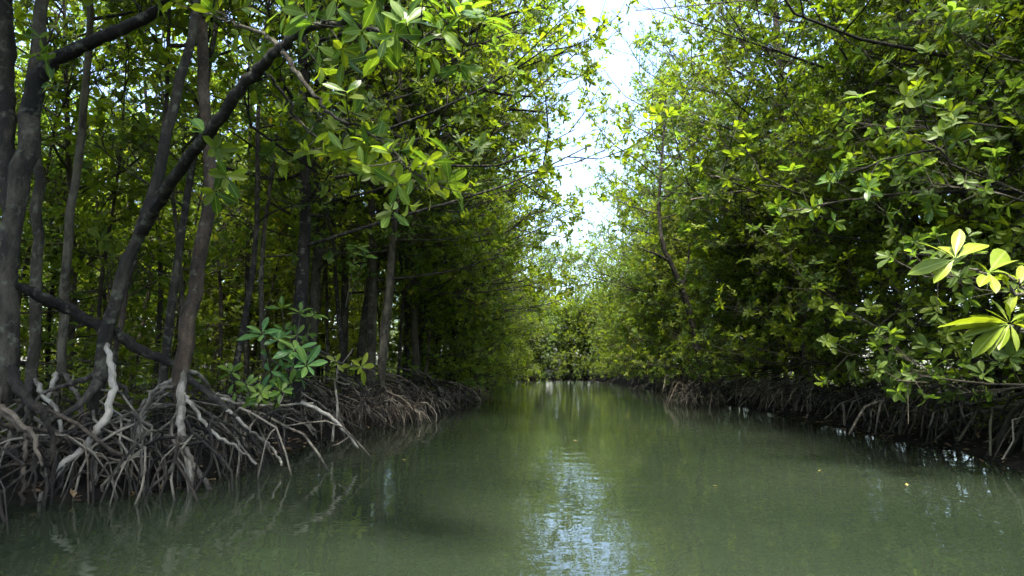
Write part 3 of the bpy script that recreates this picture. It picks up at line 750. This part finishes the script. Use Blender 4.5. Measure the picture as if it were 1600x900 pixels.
# ------------------------------------------------------------------ right-hand traced trees
traced_tree('dark curved mangrove trunk leaning left out of the right bank foliage',
    W(19.0, (1092, 555, .17), (1086, 520, .16), (1072, 470, .15), (1055, 425, .13), (1040, 395, .12), (1032, 360, .10), (1030, 310, .09), (1035, 240, .07), (1040, 150, .03)), M_BARK_DARK,
    branches=[W(19, (1046, 408, 19, .06), (1025, 397, 18.8, .05), (1005, 390, 18.6, .035)), W(19, (1066, 450, 19, .06), (1074, 420, 19, .05), (1078, 380, 19, .04))],
    auto_roots=14, seed=31, crown=dict(z0=6.0, z1=9.8, R=3.0, nl=12, leaf=M_LEAF))
traced_tree('pale thin mangrove trunk standing high in the right canopy with bare side limbs',
    W(16.0, (1262, 600, .12), (1250, 450, .12), (1240, 320, .12), (1232, 260, .115), (1222, 160, .11), (1214, 60, .10), (1208, -40, .08), (1200, -150, .03)), M_BARK_PALE,
    branches=[W(16, (1236, 290, 16, .06), (1190, 296, 15.6, .05), (1140, 302, 15.2, .04), (1080, 312, 14.8, .022)),
              W(16, (1180, 296, 15.5, .035), (1150, 280, 15.2, .028), (1110, 275, 15, .02)),
              W(16, (1236, 290, 16, .05), (1290, 285, 15.8, .04), (1350, 275, 15.6, .025)),
              W(16, (1218, 80, 16, .05), (1150, 75, 15.8, .04), (1080, 90, 15.5, .022))],
    auto_roots=10, seed=32, crown=dict(z0=5.5, z1=11, R=4.4, nl=24, bias=(0.05, -0.1), L=0.15, single=120))
traced_tree('mangrove leaning in over the right edge with a dark branch and broad glossy leaves',
    W(7.6, (1700, 600, .11), (1690, 480, .10), (1660, 380, .09), (1625, 290, .08), (1590, 225, .06), (1556, 180, .05), (1530, 140, .035), (1505, 90, .02)), M_BARK_DARK,
    branches=[W(7.4, (1590, 225, 7.6, .03), (1540, 215, 7.3, .025), (1480, 230, 7.0, .02), (1400, 245, 6.8, .014), (1330, 270, 6.7, .009)),
              W(7.4, (1625, 290, 7.6, .035), (1540, 300, 7.2, .028), (1450, 300, 7.0, .02), (1340, 310, 6.9, .014), (1230, 330, 6.9, .008)),
              W(7.4, (1556, 180, 7.6, .03), (1570, 130, 7.4, .025), (1560, 80, 7.2, .018), (1540, 40, 7.1, .01)),
              W(7.4, (1660, 380, 7.6, .03), (1590, 390, 7.4, .022), (1500, 400, 7.3, .016), (1400, 395, 7.3, .009))],
    auto_roots=12, root_mat=M_ROOT_MOSS, seed=33)
right_tree = [o for o in bpy.data.objects if o.get('label', '').startswith('mangrove leaning in over')][0]
PENDING[right_tree.name] = []
rb = np.array(right_tree.location); rr_ = np.random.default_rng(34)
for path, n_ in ((W(7.4, (1540, 215, 7.3, .025), (1480, 230, 7.0, .02), (1400, 245, 6.8, .014), (1330, 270, 6.7, .009)), 9),
                 (W(7.4, (1540, 300, 7.2, .028), (1450, 300, 7.0, .02), (1340, 310, 6.9, .014), (1230, 330, 6.9, .008)), 13),
                 (W(7.4, (1556, 180, 7.6, .03), (1570, 130, 7.4, .025), (1560, 80, 7.2, .018), (1540, 40, 7.1, .01)), 8),
                 (W(7.4, (1590, 390, 7.4, .022), (1500, 400, 7.3, .016), (1400, 395, 7.3, .009)), 8)):
    tuft_path(right_tree, rb, rr_, path, int(n_ * 1.5), 0.175, 'near', spread=0.36, nleaf=(6, 9), s0=0.0, mat=M_BARK_DARK)

flush_leaves(right_tree, rb, M_LEAF)
# the bright young sprigs reaching in at the right edge
yt, yb, yr = traced_tree('sunlit yellow-green young mangrove branch reaching in at the right edge',
    [(np.array([4.6, 3.0, 0.5]), .05), (np.array([4.4, 3.0, 1.2]), .045), (np.array([3.9, 2.95, 1.7]), .035), (np.array([3.4, 2.9, 2.1]), .02)], M_BARK,
    branches=[[(np.array([4.1, 2.95, 1.55]), .022), (PT(1720, 500, 2.6), .016), (PT(1620, 470, 2.3), .010), (PT(1560, 440, 2.2), .007), (PT(1515, 420, 2.15), .005)],
              [(PT(1720, 500, 2.6), .014), (PT(1650, 520, 2.35), .010), (PT(1600, 515, 2.25), .007), (PT(1575, 512, 2.2), .005)],
              [(PT(1620, 470, 2.3), .010), (PT(1590, 445, 2.25), .006), (PT(1570, 425, 2.25), .005)]],
    auto_roots=4, seed=35)
ybr = [c for c in yt.children if c.name.startswith('branch')]
def aimed(t, base, rng, at, tips, nz, key):
    """leaves of one tuft whose tips are given"""
    a = np.asarray(at)
    for tip in tips:
        X = tip - a; ln = np.linalg.norm(X)
        Z = np.array(nz) + rng.normal(0, 0.18, 3)
        place_leaf(t, base, a + X * 0.05, X, Z, ln * 0.92, key, rng, wide=0.8)
c1 = PT(1492, 405, 2.15)
aimed(ybr[0], yb, yr, c1, [PT(1440, 368, 2.1), PT(1500, 352, 2.2), PT(1552, 362, 2.2), PT(1428, 417, 2.12), PT(1460, 437, 2.12), PT(1474, 372, 2.25)], (0.05, -0.7, 0.6), 'young')
c2 = PT(1545, 425, 2.2)
aimed(ybr[0], yb, yr, c2, [PT(1522, 400, 2.2), PT(1588, 398, 2.15), PT(1600, 420, 2.2), PT(1560, 455, 2.1), PT(1530, 448, 2.1), PT(1580, 378, 2.3), PT(1512, 428, 2.2), PT(1590, 440, 2.2)], (0.1, -0.45, 0.9), 'young')
c3 = PT(1578, 505, 2.2)
aimed(ybr[1], yb, yr, c3, [PT(1460, 497, 2.1), PT(1540, 480, 2.25), PT(1578, 472, 2.2), PT(1605, 480, 2.2), PT(1512, 540, 2.17), PT(1540, 552, 2.17), PT(1500, 528, 2.2), PT(1620, 510, 2.2), PT(1512, 492, 2.2), PT(1560, 548, 2.15), PT(1548, 466, 2.25), PT(1598, 545, 2.15), PT(1478, 516, 2.15)], (0.15, -0.22, 1.0), 'young')
c4 = PT(1590, 450, 2.25)
aimed(ybr[2], yb, yr, c4, [PT(1565, 430, 2.2), PT(1620, 430, 2.2), PT(1610, 470, 2.2), PT(1572, 478, 2.2), PT(1600, 410, 2.3)], (0.1, -0.4, 0.9), 'young')

# ------------------------------------------------------------------ undergrowth on the left bank
def plant(label, stems, key, seed, L, nleaf=7, mat=M_BARK):
    rng = np.random.default_rng(seed)
    base = np.array(stems[0][0])
    t = thing('mangrove_sapling', label, 'plant', base)
    for s in stems:
        P = smooth_path(s, 10)
        b = MB(); b.tube(P, [0.012, 0.006], 6, rng=rng)
        st = link('stem', b.mesh('stem', mat, base), t)
        sprig(st, base, P[-1], unit(P[-1] - P[-3] + [0.05, -0.08, 0.05]), nleaf, L, key, rng, 35, 95)
        for q in (0.5, 0.75):
            i = int(q * 9)
            sprig(st, base, P[i], unit(rng.normal(0, 0.5, 3) + [0.2, -0.4, 0.3]), nleaf - 3, L * 0.8, key, rng, 50, 100)
def stem(px0, py0, px1, py1, y0, y1):
    a = PT(px0, py0, y0); b = PT(px1, py1, y1); return [a, (a + b) / 2 + [0.03, -0.05, 0.06], b]
plant('deep green broad-leaved sapling with star-shaped leaf tufts behind the stilt roots', [stem(455, 640, 462, 545, 7.6, 7.3), stem(440, 640, 435, 530, 7.6, 7.4), stem(430, 640, 410, 520, 7.6, 7.3), stem(430, 635, 480, 570, 7.7, 7.2)], 'under', 41, 0.26)
plant('pale green sapling tuft standing above the deep green sapling', [stem(450, 610, 470, 487, 8.2, 7.9), stem(455, 600, 492, 490, 8.2, 8.0), stem(450, 600, 440, 480, 8.3, 8.0)], 'near', 42, 0.2)
plant('low yellowish green sapling at the feet of the deep green sapling', [stem(395, 660, 385, 600, 7.2, 7.0), stem(400, 655, 408, 612, 7.2, 6.9), stem(370, 650, 362, 580, 7.3, 7.1), stem(420, 660, 440, 610, 7.2, 7.0)], 'near', 43, 0.17)
plant('small bright yellow-green leaf tuft on a stick above the brown root tangle', [[PT(470, 535, 9.6), PT(510, 560, 9.5), PT(550, 572, 9.4), PT(565, 573, 9.3)]], 'young', 44, 0.26, 6)
plant('bright sapling tuft among the thin dark stems right of the reddish front trunk', [stem(540, 480, 556, 385, 11, 10.6), stem(545, 470, 570, 400, 11, 10.7)], 'near', 45, 0.24)

# ------------------------------------------------------------------ forest
rng = np.random.default_rng(5)
ORD = ['first', 'second', 'third', 'fourth', 'fifth', 'sixth', 'seventh', 'eighth', 'ninth', 'tenth', 'eleventh', 'twelfth', 'thirteenth', 'fourteenth', 'fifteenth', 'sixteenth', 'seventeenth', 'eighteenth', 'nineteenth', 'twentieth', 'twenty-first', 'twenty-second', 'twenty-third', 'twenty-fourth', 'twenty-fifth', 'twenty-sixth', 'twenty-seventh', 'twenty-eighth']
def ordn(i): return ORD[i] if i < len(ORD) else 'far'
tall = ['tall%d' % i for i in range(5)]; cur = ['curtain%d' % i for i in range(3)]; slim = ['slim%d' % i for i in range(3)]

# left bank: slender trees whose roots make the tangle along the waterline
PI = math.pi
ysL = [8.0, 9.3, 10.6, 11.8, 13.6, 15.4, 17.2, 19.2, 21.4, 23.8, 26.5, 29.5]
for i, y in enumerate(ysL):
    x = float(xL(y)) - (rng.uniform(1.1, 1.7) if i < 5 else rng.uniform(0.5, 0.9))
    put_tree(slim[i % 3], x, y, '%s slender mangrove along the left root tangle, counted from the reddish front trunk' % ordn(i), 'slender trees on the left root tangle',
             rng, 'grey' if i < 2 else ('brown' if i % 2 else 'grey'), 12 if i < 2 else 22, sc=rng.uniform(0.85, 1.1), az=(-0.25, 1.1))
# the shaded thicket of thin stems behind them
k = 0
for y in np.arange(7.6, 30, 1.25):
    for off in (2.8, 4.6, 6.6, 9.0):
        if rng.uniform() < 0.2: continue
        yy = y + rng.uniform(-0.6, 0.6); x = float(xL(yy)) - off - rng.uniform(-0.7, 0.7)
        put_tree(slim[k % 3], x, yy, 'thin dark mangrove stem deep in the shaded thicket behind the left root tangle', 'thin stems of the left thicket', rng, 'grey', 3 if off < 5 else 0, sc=rng.uniform(0.65, 1.05))
        k += 1
# leafy curtain on the left bank further on
for i, y in enumerate(np.concatenate([np.arange(21, 50, 2.4), np.arange(50, Y_END, 3.0)])):
    x = float(xL(y)) - rng.uniform(0.3, 1.0)
    put_tree(cur[i % 3], x, y, '%s leafy low mangrove along the far left waterline, counted from the root tangle' % ordn(i), 'leafy curtain on the far left bank', rng, 'brown', 8, sc=rng.uniform(0.85, 1.2), az=(-0.2, 1.0), face=-0.3, dz=-0.35 if y < 35 else -0.7)
# tall trees over the left bank
for i, y in enumerate(np.concatenate([[10.2, 12.6, 15.0], np.arange(17.5, 45, 3.2), np.arange(45, Y_END, 5.0)])):
    x = float(xL(y)) - rng.uniform(0.8, 2.0)
    put_tree(tall[(i * 2) % 4], x, y, '%s tall mangrove over the left bank, counted upstream from the long dark bough' % ordn(i), 'tall trees over the left bank', rng, 'grey', 6, sc=rng.uniform(0.85, 1.15), face=-0.2)
for y in np.arange(5, Y_END, 5.0):
    for off in ((24, 31) if y < 24 else (9, 16) if y < 44 else (8.0,)):
        yy = y + rng.uniform(-1.5, 1.5); x = float(xL(yy)) - off + rng.uniform(-1.2, 1.2)
        put_tree(tall[rng.integers(0, 4)], x, yy, 'background mangrove showing between the trunks of the left forest', 'background trees of the left forest', rng, sc=rng.uniform(0.75, 1.05))
for y in np.arange(5, 36, 2.7):
    for off in (6.5, 11.0, 16.5):
        yy = y + rng.uniform(-1.2, 1.2); x = float(xL(yy)) - off + rng.uniform(-1.2, 1.2)
        put_tree(cur[rng.integers(0, 3)], x, yy, 'leafy young mangrove glowing green behind the left thicket', 'young trees behind the left thicket', rng, sc=rng.uniform(0.8, 1.25))
for x, y, sc_, lb_ in ((-3.4, 14.0, 1.0, 'dense mangrove crown leaning far over the creek just beyond the long dark bough'),
                       (-3.2, 19.5, 1.12, 'tall dense mangrove behind the long dark bough, its crown touching the strip of sky'),
                       (-2.6, 25.5, 1.2, 'tallest left mangrove bordering the narrow strip of sky')):
    put_tree(tall[0 if y < 15 else 3], x, y, lb_, None, rng, 'brown', 8, sc=sc_, face=-0.1)
# unseen trees added beside the boat to shade the near left bank
for x, y in ((-6.6, 3.2), (-6.0, 0.6), (-7.0, -2.5), (-10.5, 2.0)):
    put_tree(tall[rng.integers(0, 4)], x, y, 'unseen tall mangrove added on the left bank beside the boat, its crown shading the forked trunk', 'added unseen trees shading the near left bank', rng, sc=1.25, face=0.1, dz=1.4)

# right bank
for i, y in enumerate(np.concatenate([np.arange(5.5, 20, 1.8), np.arange(20, 46, 2.4), np.arange(46, Y_END, 4.0)])):
    x = float(xR(y)) + rng.uniform(1.0, 1.6)
    put_tree(cur[(i * 2 + 1) % 3], x, y, '%s leafy low mangrove along the right waterline, counted from the right edge' % ordn(i), 'leafy curtain on the right bank', rng, 'moss' if i < 2 else 'grey', 14 if y < 30 else 8, sc=rng.uniform(0.75, 1.1), az=(PI + 0.2, 0.9), face=PI, dz=0.22 if y < 26 else (0 if y < 40 else -0.3))
for i, y in enumerate(np.concatenate([np.arange(8, 40, 3.0), np.arange(40, Y_END, 4.5)])):
    x = float(xR(y)) + rng.uniform(2.3, 3.5)
    put_tree(tall[(i * 2 + 1) % 5], x, y, '%s tall mangrove over the right bank, counted from the right edge' % ordn(i), 'tall trees over the right bank', rng, 'grey', 5, sc=rng.uniform(0.8, 1.12), face=PI + 0.2)
for y in np.arange(5, Y_END, 4.5):
    for off in ((6.5, 12) if y < 24 else (7.5,)):
        yy = y + rng.uniform(-1.5, 1.5); x = float(xR(yy)) + off + rng.uniform(-1.2, 1.2)
        put_tree(tall[rng.integers(0, 5)], x, yy, 'background mangrove behind the right bank foliage', 'background trees of the right forest', rng, sc=rng.uniform(0.8, 1.05))
for y in np.arange(4, 36, 3.2):
    for off in ((4.5, 9.0) if y < 22 else (4.5,)):
        yy = y + rng.uniform(-1.2, 1.2); x = float(xR(yy)) + off + rng.uniform(-0.8, 0.8)
        put_tree(cur[rng.integers(0, 3)], x, yy, 'leafy young mangrove filling the gaps behind the right waterline', 'young trees behind the right waterline', rng, sc=rng.uniform(0.9, 1.3))
# bank-edge trees whose crowns nearly meet over the far creek
for i, y in enumerate(np.arange(31, Y_END - 4, 5.5)):
    put_tree(tall[i % 4], float(xL(y)) + 0.2, y, '%s mangrove leaning out from the left bank under the strip of sky' % ordn(i), 'left trees leaning over the far creek', rng, 'brown', 5, sc=rng.uniform(0.75, 0.9), face=-0.15)
put_tree('tall2', float(xR(29.0)) + 1.9, 29.0, 'tallest feathery mangrove on the right, its top pale against the sky gap', None, rng, 'grey', 8, sc=1.12, face=PI)
# where the creek bends out of sight
for i, x in enumerate(np.concatenate([np.arange(-3, 12, 1.5), np.arange(-4, 14, 2.4)])):
    put_tree(cur[1 if i % 3 else 0], x, Y_END - 0.6 + rng.uniform(0, 2) + (3.5 if i > 9 else 0), 'low mangrove at the far bend closing off the creek', 'low trees at the far bend', rng, 'grey', 8, sc=rng.uniform(0.9, 1.3), az=(-1.57, 0.8), face=-PI / 2, dz=-0.45)
for i, x in enumerate(np.arange(-10, 22, 3.4)):
    for dy in (3, 8):
        put_tree(tall[2 if rng.uniform() < 0.6 else 3], x + rng.uniform(-1, 1), Y_END + dy + rng.uniform(0, 3), 'tall mangrove standing at the far bend of the creek', 'tall trees at the far bend', rng, sc=rng.uniform(0.8, 1.02), face=-PI / 2)

# ------------------------------------------------------------------ seedlings covering the forest floor
rng = np.random.default_rng(66)
n = 5200
yy = 5 + 80 * rng.uniform(0, 1, n) ** 1.7; side = rng.uniform(0, 1, n) < 0.5
off = 1.2 + rng.uniform(0, 1, n) ** 1.5 * np.clip(yy * 0.75, 6, 22)
xx = np.where(side, xL(yy) - off, xR(yy) + off)
far = rng.uniform(0, 1, n) < 0.06
xx = np.where(far, rng.uniform(-8, 16, n), xx); yy = np.where(far, Y_END + rng.uniform(0.8, 8, n), yy)
keep = ~((side) & (~far) & (yy < 9.5) & (off < 2.6))
xx, yy = xx[keep], yy[keep]; n = len(xx)
z0 = bank_h(xx, yy); h = rng.uniform(0.15, 1.3, n)
A = np.stack([xx, yy, z0 - 0.03], 1); B = A + np.stack([rng.normal(0, 0.08, n), rng.normal(0, 0.08, n), h], 1)
cv = MB(); cv.sticks(A, B, 0.006, 0.004, m=1)
cv.leaves(*foliage(rng, B, unit(B - A), 7, 0.17, 50, 100), TV4, TF4)
A2 = A * 0.4 + B * 0.6
cv.leaves(*foliage(rng, A2, unit(B - A + rng.normal(0, 0.1, (n, 3))), 4, 0.15, 60, 110), TV4, TF4)
o = link('ground_cover', cv.mesh('ground_cover', [M_LEAF, M_BARK], smooth=False))
o['kind'] = 'stuff'; o['label'] = 'low green mangrove seedlings covering the forest floor on both banks'; o['category'] = 'seedlings'

# ------------------------------------------------------------------ dead sticks lying across the left roots
def stick(label, pts, r, mat):
    P = smooth_path(pts, 14); rg = np.random.default_rng(len(label)); P[1:-1] += rg.normal(0, 0.01, (12, 3))
    base = P[0].copy(); t = thing('fallen_branch', label, 'branch', base, group='dead sticks on the left roots')
    b = MB(); b.tube(P, [r, r * 0.9, r * 0.55], 7, lump=0.12, rng=rg); link('stem', b.mesh('stem', mat, base), t)
    b = MB(); i = 9; d = unit(P[10] - P[8] + rg.normal(0, 0.5, 3)) * 0.28
    b.tube(smooth_path([P[i], P[i] + d * 0.6, P[i] + d + [0, 0, 0.04]], 5), [r * 0.5, r * 0.25], 5, rng=rg); link('side_twig', b.mesh('side_twig', mat, base), t)
stick('pale dead branch lying level across the roots right of the reddish front trunk', [PT(318, 612, 6.9), PT(370, 632, 7.1), PT(430, 634, 7.3), PT(490, 630, 7.5)], .022, M_ROOT_PALE_LIT)
stick('short pale stick under the low yellowish sapling', [PT(400, 655, 7.0), PT(440, 640, 7.1), PT(470, 645, 7.2)], .018, M_ROOT_PALE_LIT)
stick('bleached forked stick slanting down to the water below the saplings', [PT(470, 628, 7.4), PT(515, 650, 7.5), PT(545, 680, 7.6), PT(560, 700, 7.7)], .024, M_ROOT_PALE_LIT)
stick('crooked grey branch rising over the tangle toward the small yellow leaf tuft', [PT(455, 560, 9.8), PT(490, 545, 9.7), PT(530, 566, 9.6), PT(585, 580, 9.5)], .026, M_ROOT)
stick('upright snapped pale stick standing in the brown root tangle', [PT(520, 690, 8.6), PT(526, 640, 8.7), PT(524, 600, 8.8), PT(528, 572, 8.8)], .02, M_ROOT_PALE_LIT)
stick('thin orange-brown broken stick at the lower left corner of the roots', [PT(5, 640, 5.1), PT(40, 668, 5.0), PT(55, 690, 5.0), PT(66, 728, 4.98)], .022, M_ROOT_BROWN)

# ------------------------------------------------------------------ a few shed leaves floating on the water
rng = np.random.default_rng(91)
M_SHED = leaf_material('shed_leaf', [(0.0, (0.16, 0.10, 0.03)), (0.6, (0.30, 0.24, 0.05)), (1.0, (0.35, 0.33, 0.12))], (1, 1, 0.6), mix=0.1, veins=True)
shed = [big_leaf('shed_leaf', M_SHED, 0.06, 0.2, 0.17, 0.2), big_leaf('shed_leaf', M_SHED, -0.08, 0.1, 0.19, -0.1)]
for i, (px_, py_) in enumerate([(1365, 668), (1180, 690), (1010, 655), (640, 720), (470, 770), (905, 690), (1290, 735), (760, 672), (1120, 760), (560, 735), (980, 640), (1420, 760)]):
    p = HIT(px_ + rng.uniform(-8, 8), py_)
    o = link('floating_leaf', shed[i % 2], None, (p[0], p[1], 0.008)); L_ = rng.uniform(0.05, 0.09)
    o.scale = (L_, L_, L_); o.rotation_euler = (rng.normal(0, 0.1), rng.normal(0, 0.1), rng.uniform(0, 6.28))
    o['label'] = 'tiny yellow-brown shed leaf floating on the green creek water'; o['category'] = 'leaf'; o['group'] = 'shed leaves on the water'

# ------------------------------------------------------------------ dead leaves lying on the mud of the near banks
rng = np.random.default_rng(92)
n = 2600
yy = rng.uniform(3.5, 16, n); lf_ = rng.uniform(0, 1, n) < 0.65; off = 0.05 + rng.uniform(0, 1, n) ** 1.6 * 4.5
xx = np.where(lf_, xL(yy) - off, xR(yy) + off)
pz = bank_h(xx, yy) + 0.012
ang = rng.uniform(0, 6.28, n)
X = np.stack([np.cos(ang), np.sin(ang), rng.normal(0, 0.25, n)], 1); Z = np.stack([rng.normal(0, 0.35, n), rng.normal(0, 0.35, n), np.ones(n)], 1)
lt = MB(); lt.leaves(np.stack([xx, yy, pz], 1), X, Z, rng.uniform(0.06, 0.14, n), TV, TF)
M_LITTER = leaf_material('leaf_litter', [(0.0, (0.02, 0.013, 0.008)), (0.5, (0.07, 0.045, 0.025)), (1.0, (0.22, 0.16, 0.08))], (1, 1, 0.6), mix=0.1)
o = link('leaf_litter', lt.mesh('leaf_litter', M_LITTER, smooth=False))
o['kind'] = 'stuff'; o['label'] = 'brown dead leaves scattered on the dark mud under the roots'; o['category'] = 'leaf litter'

# ------------------------------------------------------------------ the far-off wood behind everything, one mass of leaves
rng = np.random.default_rng(93)
n = 11500
u = rng.uniform(0, 1, n); yy = 6 + 74 * rng.uniform(0, 1, n)
xx = np.where(u < 0.36, xL(yy) - rng.uniform(14, 28, n) + np.clip(yy - 38, 0, 14) * 0.6, xR(yy) + rng.uniform(13, 25, n) - np.clip(yy - 34, 0, 12) * 0.5)
fe = u > 0.70
xx = np.where(fe, rng.uniform(-14, 24, n), xx); yy = np.where(fe, Y_END + rng.uniform(7, 16, n), yy)
zz = 0.1 + 9.0 * rng.uniform(0, 1, n) ** 1.6
T = np.stack([xx, yy, zz], 1)
fw = MB(); fw.leaves(*foliage(rng, T, unit(rng.normal(0, 0.7, (n, 3)) + [0, 0, 0.5]), 8, 0.30), TV4, TF4)
o = link('far_wood', fw.mesh('far_wood', M_LEAF_COOL, smooth=False))
o['kind'] = 'stuff'; o['label'] = 'far-off green wood glimpsed behind the trees of both banks'; o['category'] = 'wood'
